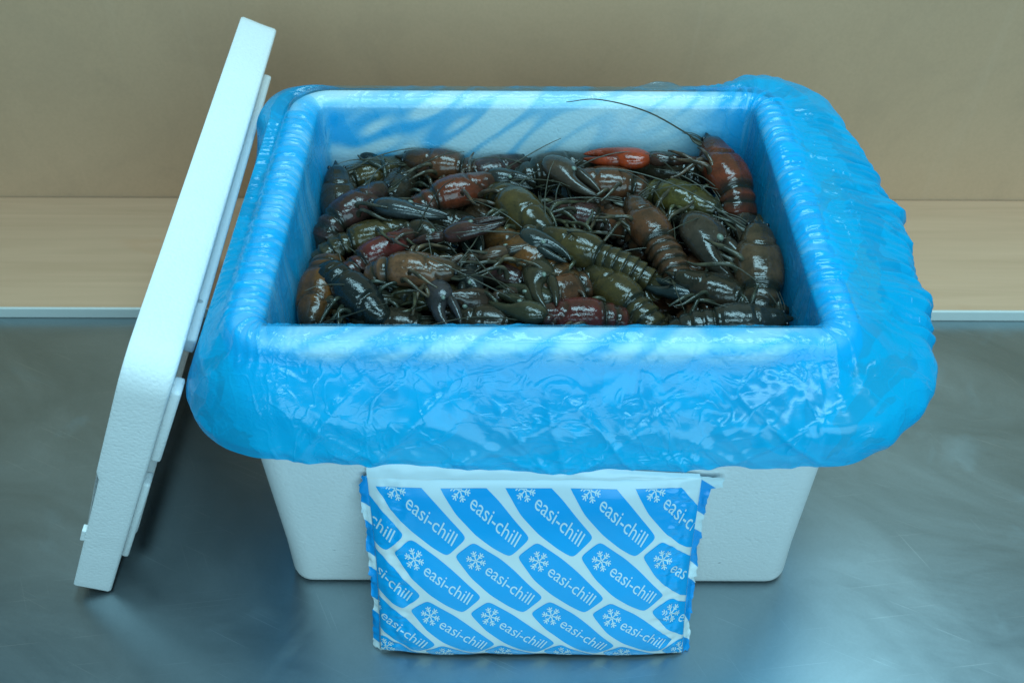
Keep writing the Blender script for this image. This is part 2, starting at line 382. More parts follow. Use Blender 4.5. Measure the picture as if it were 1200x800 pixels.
# ------------------------------------------------------------------ blue liner
def make_liner():
    ring = rr(.235, .175, .024, 130, 96, 50); n = len(ring)
    per = 0; S = []
    for i in range(n):
        S.append(per); a, b = ring[i], ring[(i+1) % n]; per += hypot(b[0]-a[0], b[1]-a[1])
    K =  [0,    .075, .143, .19,  .25,  .31,  .352, .385, .42,  .46,  .56,  .62,  .648, .69,  .75,  .80,  .855, .92,  1.0]
    O =  [.062, .062, .072, .092, .100, .090, .078, .034, .026, .014, .013, .018, .054, .058, .058, .056, .054, .058, .062]
    ZM = [.343, .344, .356, .364, .366, .366, .371, .369, .367, .366, .366, .368, .371, .368, .366, .362, .354, .345, .343]
    ZO = [.298, .304, .330, .336, .336, .336, .342, .358, .364, .358, .358, .360, .348, .340, .336, .330, .318, .304, .298]
    ZH = [.281, .288, .302, .290, .278, .280, .296, .345, .367, .350, .350, .350, .310, .280, .268, .274, .288, .286, .281]
    OH = [.063, .063, .074, .090, .092, .084, .072, .030, .030, .0165,.0165,.018, .046, .054, .056, .056, .056, .060, .063]
    V = []; NV = 0; G = []
    for i in range(n):
        fr = S[i]/per
        o, zm, zo, zh, oh = (sinterp(fr, K, A) for A in (O, ZM, ZO, ZH, OH))
        fq = fr if fr < .645 else fr-1
        hemn = .004*N3(fq*24, 3.1) + .002*N3(fq*90, 8.)
        pts = [(-.027,.0,.195), (-.024,0,.25), (-.0205,0,.30), (-.0178,0,.345), (-.0168,0,.361), (-.0095,0,.3705), (0,0,.3728), (.0108,0,.3713),
               (.0190,0,lerp(.362+.0055*sinterp(fr,[.13,.17,.35,.38],[0,1,1,0]),.356,sinterp(fr,[0,.10,.15,.84,.88,1],[1,1,0,0,1,1]))), (max(.019, o*.55),0,zm-.004), (max(.0195,o*.9),0,(zo+zm)/2-.002), (max(.020,o),0,zo), (max(.0185,(o+oh)/2+.002),0,(zo+zh)/2), (oh,0,zh+hemn)]
        sub = [12,14,16,9,6,5,5,6,9,9,9,8,7]
        P = [Vector(p) for p in pts]; P = [2*P[0]-P[1]] + P + [2*P[-1]-P[-2]]
        col = []
        for q in range(1, len(P)-2):
            m = sub[q-1]
            for k in range(m):
                t = k/m; a, b, c, d = P[q-1], P[q], P[q+1], P[q+2]
                # mostly linear with some rounding keeps the film from overshooting the rim
                cr = .5*((2*b) + (c-a)*t + (2*a-5*b+4*c-d)*t*t + (3*b-a-3*c+d)*t**3)
                col.append((cr*.7 + b.lerp(c, t)*.3, q-1+t))
        col.append((P[-2], len(pts)-1.))
        NV = len(col)
        px, py, nx, ny = ring[i]
        a = S[i] if fr < .645 else S[i]-per
        right = sinterp(fr, [.10,.17,.36,.40], [0,1,1,0]); back = sinterp(fr, [.37,.42,.62,.66], [0,1,1,0])
        left = sinterp(fr, [.64,.68,.84,.90], [0,1,1,0]); front = max(0., 1-right-back-left)
        L = 0; prev = None
        for (p, q) in col:
            if prev is not None: L += (p-prev).length
            prev = p
            # tightness over the rim
            loose = sinterp(q, [4.2, 5, 8, 10], [0, 0, 0, 1]); ins = sinterp(q, [0, 3, 4.5], [1, .6, 0])
            # radial pleats (lines running away from the rim), wandering with L
            wob = .010*N3(a*14, L*22, 1.7)
            r1 = 1-abs(2*N3((a+wob)*58, L*7, 4.)) ; r2 = 1-abs(2*N3((a+wob)*130, L*13, 9.))
            dg = 1-abs(2*N3((a*.75+L*1.0)*30, (a-L)*7, 2.)); dg2 = 1-abs(2*N3((a*.9-L*1.1)*46, (a+L)*12, 5.))
            r3 = N3((a+wob)*260, L*40, 3.); cr = N3(a*75, L*75, 6.); lump = N3(a*16, L*16, 12.); lump2 = N3(a*34, L*30, 15.)
            d = loose*( right*(.0052*(r1-.6) + .0034*(r2-.6) + .0016*r3 + .008*lump*sinterp(fr,[.28,.34],[1,.45]) + .006*lump2*sinterp(fr,[.28,.34],[1,.6]))
                      + front*(.0016*(dg-.5) + .0014*(dg2-.5) + .0022*lump + .0007*cr + .0008*lump2)
                      + left*(.0018*(r1-.5) + .0012*(r2-.5))
                      + back*(.001*cr))
            fl = exp(-(N3((a*.8+L*1.2)*13, (a-L)*3, 21.)/.055)**2) + .7*exp(-(N3((a*1.0-L*.7)*19, (a+L)*4, 27.)/.06)**2)
            d += loose*.0020*fl*(front+.5*right)
            d += ins*( .0035*right*(r1-.3) + .0028*left*(r1-.3) + .003*front*(dg-.3) + back*(.0045*max(0., dg-.35) + .002*(dg2-.4)) )
            tight = (.0006*(r2-.2) + .0050*max(0., r2-.62))*(right+left) + (.0040*max(0., dg2-.72) + .0030*max(0., dg-.78))*(front+.5*back) + .0006*cr
            tw = sinterp(q, [3.5,4.5,8,9.5], [0,1,1,0]); 
            oo = p.x + ins*.003*right; zz = p.z + tw*max(0., tight)
            tx = 0.
            # displace mostly along the profile normal: outward low down, upward on the shoulder
            if q >= 8:
                k = min(1., (q-8)/3.); oo += d*lerp(.35, 1., k); zz += d*lerp(.9, .25, k)
            else:
                oo += d
                if q < 4.3: oo = min(oo, -.0166)
            if left > 0 and q > 8:      # the lid presses the film on this side
                lim = .038 + (.345-zz)*.44
                oo = lerp(oo, min(oo, lim), left)
            # stray corner lift on the back right
            x = px + nx*oo; y = py + ny*oo
            if q < 3.6:
                lx, ly = .2205-.002*(H-zz)/H, .1605-.004*(H-zz)/H
                x = max(-lx+.001, min(lx-.001, x)); y = max(-ly+.001, min(ly-.001, y))
            V.append((x, y, zz))
            fold = max(0., min(1., (dg-.62)/.25)); pleat = max(0., min(1., (r1-.5)/.4))
            gin = back*(.02 + .55*fold*sinterp(fr,[.44,.53,.60],[.15,.5,1])) + right*(.55+.25*pleat) + left*(.38+.25*pleat) + front*(.5)
            gt = back*(.03+.2*fold) + front*(.20+.30*fold) + left*(.34+.35*max(0., min(1., (r2-.45)/.3))) + right*(.42+.45*max(0., min(1., (r2-.35)/.4)))
            gout = front*(.95+.08*lump) + right*(1.0+.05*lump) + left*.97 + back*.25
            G.append(max(0., min(1., sinterp(q, [3.2,4.4,7.6-1.3*(right+left),8.5-1.2*(right+left)], [gin, gt, gt, gout]))))
    F = []
    for i in range(n):
        j = (i+1) % n
        for k in range(NV-1): F.append((i*NV+k, j*NV+k, j*NV+k+1, i*NV+k+1))
    F.append(tuple(i*NV for i in range(n))[::-1])
    me = mesh('bag_liner', V, F, M_FILM)
    at_ = me.attributes.new('gather', 'FLOAT', 'POINT'); at_.data.foreach_set('value', G)
    o = link('bag_liner', me)
    return tag(o, 'thin blue plastic bag lining the box, its cuff folded out over the rim', 'liner bag')
make_liner()

# ------------------------------------------------------------------ crayfish
class Geo:
    def __init__(s): s.v = []; s.f = []; s.c = []
    def rings(s, rings, cols, cap=True):
        b = len(s.v); n = len(rings[0])
        for r, c in zip(rings, cols):
            s.v += r; s.c += (c if isinstance(c, list) else [c]*n)
        for i in range(len(rings)-1):
            for j in range(n):
                a, q = b+i*n+j, b+i*n+(j+1) % n; s.f.append((a, q, q+n, a+n))
        if cap:
            s.f.append(tuple(b+j for j in range(n))[::-1]); s.f.append(tuple(b+(len(rings)-1)*n+j for j in range(n)))
    def tube(s, path, rad, col, n=8, up=(0,0,1), flat=1.0):
        P = [Vector(p) for p in path]; R = []
        for i, p in enumerate(P):
            d = (P[min(i+1,len(P)-1)] - P[max(i-1,0)]).normalized()
            u = Vector(up); 
            if abs(d.dot(u)) > .95: u = Vector((1,0,0))
            sd = d.cross(u).normalized(); uu = sd.cross(d)
            r = rad[i] if not isinstance(rad, (int, float)) else rad
            rx, rz = r if isinstance(r, tuple) else (r, r*flat)
            R.append([p + sd*rx*cos(2*pi*k/n) + uu*rz*sin(2*pi*k/n) for k in range(n)])
        cols = col if isinstance(col, list) else [col]*len(P)
        s.rings(R, cols)
    def build(s, name, mat):
        me = mesh(name, s.v, s.f, mat); 
        at = me.attributes.new('pig_rimlight', 'FLOAT_COLOR', 'POINT')
        flat = []
        for c in s.c: flat += [c, c, c, 1.]
        at.data.foreach_set('color', flat); recalc(me)
        return me
def make_body(curls, name='body'):
    g = Geo(); n = 26
    xs = [0,.002,.012,.024,.036,.046,.056,.066,.073,.0765,.081,.089]
    W_ = [.0176,.0192,.0220,.0232,.0228,.0210,.0182,.0148,.0116,.0062,.0036,.0004]
    T_ = [.0160,.0180,.0206,.0216,.0210,.0196,.0170,.0136,.0100,.0056,.0030,.0005]
    B_ = [.0095,.0108,.0120,.0125,.0124,.0118,.0106,.0088,.0064,.0030,.0015,.0005]
    rings = []; cols = []
    m = 58
    for i in range(m):
        x = .089*(1-i/(m-1))
        if x < .004: x = max(0, x)
        w_, t_, b_ = (sinterp(x, xs, A) if False else interp(x, xs, A) for A in (W_, T_, B_))
        zc = sinterp(x, [.05,.089], [0, .0065])
        r = []; c = []
        for k in range(n):
            ph = 2*pi*k/n; s_, c_ = sin(ph), cos(ph)
            y = w_*math.copysign(abs(s_)**.88, s_); z = (t_*abs(c_)**.92 if c_ > 0 else -b_*abs(c_)**.75)
            # cervical groove: a U across the back
            xg = .041 + .016*(s_*s_) if c_ > -.3 else 9
            gd = exp(-((x-xg)/.0019)**2); 
            # paired lines behind the groove
            g2 = exp(-((abs(y)-.0042)/.0009)**2)*(1 if x < .036 and c_ > 0 else 0)*min(1, x/.01)
            # ridges on the snout
            g3 = exp(-((abs(y)-.0035-(.08-x)*.10)/.0010)**2)*sinterp(x,[.055,.066],[0,1])*(1 if c_ > 0 else 0)
            rim = exp(-((x-.004)/.0012)**2)
            k_ = 1 - .115*gd - .030*g2 + .10*g3 - .06*rim + .018*N3(x*420, ph*9, 1.)*(1 if x < .075 else 0)
            r.append(Vector((x, y*k_, z*k_ + zc)))
            side = abs(ph if ph <= pi else 2*pi-ph)/pi
            pg = sinterp(side, [0,.10,.45,.62,.75], [.55,.85,1,.40,.08])*sinterp(x,[0,.008,.05,.062,.078],[.15,1,.9,.45,.12])
            pg *= 1-.7*gd; pg *= 1-.35*g2
            c.append(pg)
        rings.append(r); cols.append(c)
    # abdomen, six segments that overlap like roof plates, then the telson
    p = Vector((0,0,-.001)); ang = 0.
    segs = 6
    for sgi in range(segs):
        ang += curls[sgi]
        ln = [.0095,.0112,.0112,.0108,.0102,.0112][sgi]
        w0 = [.0178,.0186,.0184,.0176,.0162,.0144][sgi]; h0 = [.0154,.0156,.0150,.0140,.0128,.0112][sgi]
        for f in (0,.12,.35,.65,.88,1.0):
            d = Vector((-cos(ang), 0, -sin(ang))); u = Vector((-sin(ang), 0, cos(ang)))
            q = p + d*ln*f
            sc_ = interp(f, [0,.12,.35,.88,1.0], [.86,.94,.98,1.045,1.03]) * lerp(1, .955, f)
            r = []; c = []
            for k in range(n):
                ph = 2*pi*k/n; s_, c_ = sin(ph), cos(ph)
                y = w0*sc_*math.copysign(abs(s_)**.8, s_); z = h0*sc_*abs(c_)**.9 if c_ > 0 else -.0055*abs(c_)
                pl = exp(-((abs(s_)-1)/.10)**2)*(1 if c_ < .25 else 0)
                y *= 1 + .10*pl*sin(pi*f); z -= .0050*pl*sin(pi*min(1, f*1.05))
                r.append(q + Vector((0, y, 0)) + u*z)
                c.append((.50 if c_ > 0 else .2)*interp(f,[0,.12,.5,.85,1],[.0,.35,.9,1.5,.9]) * (1 - .4*pl))  # rear edge of each ring painted paler to imitate rim light
            rings.append(r); cols.append(c)
        p = p + Vector((-cos(ang), 0, -sin(ang)))*ln
    base = p.copy(); bang = ang
    ang += curls[6]
    for f, w_, h_ in ((0,.0085,.0060),(.2,.0088,.0040),(.5,.0085,.0026),(.8,.0078,.0018),(.95,.0058,.0012),(1,.0030,.0006)):
        d = Vector((-cos(ang), 0, -sin(ang))); u = Vector((-sin(ang), 0, cos(ang)))
        q = base + d*.021*f
        rings.append([q + Vector((0, w_*sin(2*pi*k/n), 0)) + u*h_*cos(2*pi*k/n) for k in range(n)]); cols.append(.36)
    g.rings(rings, cols)
    # uropods: paired fan plates beside the telson
    for sgn in (-1, 1):
        for fan, ln, wd, zo in ((.42,.023,.0062,-.001), (.85,.022,.0068,-.0022)):
            d = Vector((-cos(ang)*cos(fan), sgn*sin(fan), -sin(ang)*cos(fan))); u = Vector((-sin(ang), 0, cos(ang)))
            st = base + Vector((0, sgn*.0055, 0)) + u*zo
            sd = d.cross(u).normalized()
            R = []
            for f, w_ in ((0,.25),(.2,.6),(.45,.92),(.7,1),(.88,.85),(.97,.5),(1,.15)):
                q = st + d*ln*f
                R.append([q + sd*wd*w_*cos(2*pi*k/12) + u*(.0014*(1-.5*f))*sin(2*pi*k/12) for k in range(12)])
            g.rings(R, [.30,.4,.42,.42,.40,.5,.55])
    return g.build(name, M_SHELL)
def make_claw(sgn):
    """local +x runs from the shoulder to the finger tips; sgn = +1 left"""
    g = Geo()
    # palm and fixed finger
    R = []; C = []
    for x, cy, hw, th in ((.044,0,.0050,.0046),(.047,0,.0092,.0068),(.053,0,.0134,.0090),(.061,0,.0160,.0104),(.070,0,.0164,.0106),(.078,.0012,.0148,.0098),
                          (.083,.0048,.0106,.0086),(.087,.0066,.0082,.0074),(.094,.0074,.0070,.0062),(.103,.0070,.0056,.0050),(.111,.0054,.0038,.0034),(.117,.0034,.0018,.0017),(.1195,.0022,.0005,.0005)):
        R.append([Vector((x, sgn*(cy + hw*cos(2*pi*k/18)), (th*sin(2*pi*k/18))*(1.0 if sin(2*pi*k/18) > 0 else .8))) for k in range(18)])
        C.append(interp(x, [.044,.055,.08,.12], [.3,.65,.55,.35]))
    g.rings(R, C)
    rr_ = random.Random(3)
    for _ in range(46):     # tubercles on the palm and its inner edge
        a = rr_.uniform(.1, pi-.1); x = rr_.uniform(.050, .084); hw, th = interp(x,[.047,.061,.078,.084],[.0092,.0160,.0148,.0106]), interp(x,[.047,.061,.078,.084],[.0068,.0104,.0098,.0086])
        p = Vector((x, sgn*hw*cos(a)*.99, th*sin(a)*.98)); nn = Vector((0, sgn*cos(a)/hw, sin(a)/th)).normalized()
        g.tube([p-nn*.0004, p+nn*.0006], [.0010,.0003], .9, 5)
    # the pale knob on the joint of the fingers is its own mesh; teeth along the finger
    for x in (.089,.093,.097,.102,.107):
        g.tube([(x, sgn*.0008, 0), (x, sgn*.0002, .0002)], [.0010,.0004], .5, 6)
    palm = g.build('claw', M_SHELL)
    d = Geo(); R = []; C = []
    for x, cy, hw, th in ((.077,-.0095,.0030,.0040),(.080,-.0100,.0054,.0066),(.085,-.0092,.0060,.0064),(.093,-.0082,.0054,.0056),(.102,-.0066,.0044,.0046),(.110,-.0044,.0031,.0032),(.116,-.0024,.0016,.0016),(.118,-.0016,.0005,.0005)):
        R.append([Vector((x, sgn*(cy + hw*cos(2*pi*k/14)), th*sin(2*pi*k/14))) for k in range(14)]); C.append(interp(x,[.077,.09,.118],[.3,.5,.35]))
    d.rings(R, C); fing = d.build('pincer_finger', M_SHELL)
    k = Geo(); R = []
    for i in range(7):
        a = pi*i/6; R.append([Vector((.0800+.0034*cos(2*pi*q/10)*sin(a), sgn*(-.0035+.0026*sin(2*pi*q/10)*sin(a)), .0080+.0020*cos(a))) for q in range(10)])
    k.rings(R, [1.]*7); spot = k.build('joint_patch', None)
    return palm, fing, spot
def make_leg(sgn, var):
    g = Geo()
    pts = {0: [(0,0,0),(.002,.010,.005),(.003,.019,.007),(.004,.028,-.001),(.006,.036,-.010),(.009,.041,-.014)],
           1: [(0,0,0),(-.001,.010,.007),(.000,.018,.010),(.006,.026,.004),(.014,.031,-.004),(.019,.033,-.008)],
           2: [(0,0,0),(.004,.009,.002),(.010,.017,.003),(.018,.021,.001),(.027,.022,-.003),(.032,.021,-.006)]}[var]
    P = catmull([(x*1.25, sgn*y*1.25, z*1.25) for x, y, z in pts], 4); m = len(P)
    rad = [lerp(.0034, .0010, i/(m-1))*(1+.30*exp(-(((i % 8)-4)/1.2)**2)*(1 if i < m-4 else 0)) for i in range(m)]
    g.tube(P, rad, [lerp(.35, 1.1, abs(sin(i*.55))**3) for i in range(m)], 7)
    return g.build('leg', M_SHELL)
def make_antenna(sgn, var):
    g = Geo()
    e = [( .085,.030,.006),(.060,.055,.010),(.10,.010,.012),(.150,.045,.016)][var]
    P = catmull([(0,0,0),(.008,sgn*.003,.002),(e[0]*.45,sgn*e[1]*.35,e[2]*.9),(e[0]*.8,sgn*e[1]*.8,e[2]*1.0),(e[0],sgn*e[1]*1.2,e[2]*.55)], 7); m = len(P)
    rad = [.0024-.0002*i if i < 6 else lerp(.00115,.00040,i/(m-1)) for i in range(m)]
    g.tube(P, rad, .4, 5)
    # short paired antennules and the scale at the base
    for dy in (.001, .004):
        g.tube(catmull([(0,-sgn*dy,.001),(.012,-sgn*(dy-.002),.004),(.026,-sgn*(dy-.006),.003)], 4), [lerp(.0008,.0003,i/8) for i in range(9)], .4, 5)
    g.tube([(-.006,sgn*.001,-.001),(.002,sgn*.003,-.001),(.011,sgn*.003,.000),(.018,sgn*.001,.002)], [(.0030,.0016),(.0044,.0018),(.0034,.0014),(.0005,.0004)], .4, 8)
    return g.build('antenna', M_ANT)
def make_eye():
    bm = bmesh.new(); bmesh.ops.create_uvsphere(bm, u_segments=10, v_segments=8, radius=.0026)
    me = bpy.data.meshes.new('eye'); bm.to_mesh(me); bm.free(); me.polygons.foreach_set('use_smooth', [True]*len(me.polygons)); me.materials.append(M_EYE); return me
M_PATCH = m_plain('pale_joint_patch', (.20,.24,.19), .3, 300, .6)
BODIES = {0: make_body([.02,.04,.05,.05,.06,.08,.05]), 1: make_body([.08,.16,.20,.22,.25,.30,.35]),
          2: make_body([.15,.32,.42,.46,.48,.50,.45]), 3: make_body([.25,.52,.60,.62,.60,.55,.45]), -1: make_body([-.02,-.02,.0,.05,.10,.15,.15])}
CLAWS = {s: make_claw(s) for s in (1,-1)}
for s in (1,-1): CLAWS[s][2].materials.clear(); CLAWS[s][2].materials.append(M_PATCH)
LEGS = {(s,v): make_leg(s,v) for s in (1,-1) for v in (0,1,2)}
ANTS = {(s,v): make_antenna(s,v) for s in (1,-1) for v in (0,1,2,3)}
EYE = make_eye()
GROUP = 'crayfish heaped in the lined box'

def inside(W, me):
    return all(abs(p.x) < .212 and abs(p.y) < .152 for p in (W @ v.co for v in list(me.vertices)[::9]))
def crayfish(pos, yaw, pitch=0., roll=0., scale=1., curl=1, col=(.1,.05,.03), label=None, claws=None, legs=True, ants=True, rng=None, lim=(.221,.160)):
    """pos: middle of the carapace; yaw: heading on the table plane; claws: {side: (yaw,pitch,roll)} or {side: (world base, world tip, roll, colour)}"""
    rng = rng or random
    M = Matrix.Translation(pos) @ Matrix.Rotation(yaw, 4, 'Z') @ Matrix.Rotation(-pitch, 4, 'Y') @ Matrix.Rotation(roll, 4, 'X') @ Matrix.Scale(scale, 4) @ Matrix.Translation((-.04,0,0))
    lx, ly = lim      # keep the body inside the liner
    P = [M @ v.co for v in BODIES[curl].vertices]
    dx = min(0, lx-max(p.x for p in P)) + max(0, -lx-min(p.x for p in P)); dy = min(0, ly-max(p.y for p in P)) + max(0, -ly-min(p.y for p in P))
    M = Matrix.Translation((dx, dy, 0)) @ M
    root = empty('crayfish'); root.matrix_world = M; root.empty_display_size = .01
    tag(root, label, 'crayfish', GROUP)
    cl = (*col, 1)
    def add(name, me, mat4, color=cl, parent=root):
        o = bpy.data.objects.new(name, me); COL.objects.link(o); o.parent = parent; o.matrix_local = mat4; o.color = color; return o
    add('body', BODIES[curl], Matrix.Identity(4))
    dk = tuple(lerp(c, d, .45) for c, d in zip(col, (.030,.034,.034)))
    claws = claws or {}
    for s in (1,-1):
        spec = claws.get(s, (s*radians(rng.uniform(8,38)), radians(rng.uniform(-12,4)), radians(rng.uniform(-40,40))))
        if spec is None: continue
        ccol = (*dk, 1)
        if len(spec) == 4:
            b, t, rl, cc = spec
            b = Vector(b); t = Vector(t); X = (t-b); k = X.length/.0745; X.normalize()
            Y = Vector((0,0,1)).cross(X).normalized(); Z = X.cross(Y)
            WM = Matrix((X,Y,Z)).transposed().to_4x4(); WM = WM @ Matrix.Rotation(rl, 4, 'X') @ Matrix.Scale(k, 4) @ Matrix.Translation((-.045,0,0))
            WM = Matrix.Translation(b) @ WM
            ML = M.inverted() @ WM
            if cc: ccol = (*cc, 1)
        else:
            yw, pt, rl = spec
            ML = Matrix.Translation((.056, s*.011, -.003)) @ Matrix.Rotation(yw, 4, 'Z') @ Matrix.Rotation(-pt, 4, 'Y') @ Matrix.Rotation(rl, 4, 'X')
        c = add('claw', CLAWS[s][0], ML, ccol)
        hinge = Vector((.080, -s*.0098, 0)); op = -s*radians(rng.uniform(2, 16))
        f = add('pincer_finger', CLAWS[s][1], Matrix.Translation(hinge) @ Matrix.Rotation(op, 4, 'Z') @ Matrix.Translation(-hinge), ccol, c)
        # jointed arm from the shoulder to the palm
        p2 = ML @ Vector((.046,0,0)); p0 = Vector((.056, s*.012, -.004)); gap = p2-p0
        if gap.length > .075: p0 = p2 - gap.normalized()*.062 + Vector((0,0,-.012))
        out = Vector((-gap.y, gap.x, 0)).normalized()*s*.006
        pa = catmull([p0, p0.lerp(p2,.40)+out+Vector((0,0,.004)), p0.lerp(p2,.66)+out+Vector((0,0,.003)), p2], 5)
        ra = Geo(); nseg = len(pa); kk = [interp(i/(nseg-1), [0,.25,.52,.60,.66,.82,.93,1], [.0032,.0044,.0060,.0066,.0046,.0076,.0070,.0048]) for i in range(nseg)]
        ra.tube(pa, kk, [interp(i/(nseg-1), [0,.5,.64,.82,1],[.3,.55,.1,.7,.3]) for i in range(nseg)], 10)
        add('arm', ra.build('arm', M_SHELL), Matrix.Identity(4), (*dk, 1))
        add('joint_patch', CLAWS[s][2], Matrix.Identity(4), ccol, c)
    if legs:
        lc = tuple(lerp(c, d, .6) for c, d in zip(col, (.085,.092,.058)))
        for s in (1,-1):
            for k in range(4):
                v_ = rng.choice((0,1,2)); ML = Matrix.Translation((.016+.010*k, s*.0125, -.007)) @ Matrix.Rotation(s*radians(rng.uniform(-35,25)+10*(k-1.5)), 4, 'Z') @ Matrix.Rotation(s*radians(rng.uniform(-10,48)), 4, 'X')
                if inside(M @ ML, LEGS[(s, v_)]): add('leg', LEGS[(s, v_)], ML, (*lc, 1))
    if ants:
        for s in (1,-1):
            v_ = 3 if ants == 'long' else rng.choice((0,1,2))
            for _ in range(14):
                ML = Matrix.Translation((.0745, s*.0075, .0035)) @ Matrix.Rotation(s*radians(rng.uniform(-10,70) if _ < 6 else rng.uniform(-40,150)), 4, 'Z') @ Matrix.Rotation(-radians(rng.uniform(-5,25)), 4, 'Y')
                if _ > 9: v_ = 1
                if inside(M @ ML, ANTS[(s, v_)]): add('antenna', ANTS[(s, v_)], ML); break
    for s in (1,-1): add('eye', EYE, Matrix.Translation((.0760, s*.0085, .0075)))
    return root

# camera ray onto a level plane: used once to read the heap's layout off the photograph, as places in the box
CT, ST = cos(PITCH), sin(PITCH); FPX = 1200*35/36
def at(px, py, z):
    X, Y = px-600, py-400
    c, s = cos(radians(.2)), sin(radians(.2)); X, Y = c*X + s*Y, -s*X + c*Y
    d = Vector((X/FPX, CT - (Y/FPX)*ST, -ST - (Y/FPX)*CT)); C = Vector((-.024, -.72, .901))
    return C + d*((z - C.z)/d.z)
RB = (.132,.046,.020); RED = (.180,.034,.014); OLV = (.086,.055,.016); DRK = (.040,.026,.016); TAN = (.225,.092,.042); PUR = (.070,.024,.021); ORG = (.160,.054,.012); WINE = (.135,.019,.016); BLK = (.012,.016,.017)
Z0 = .301
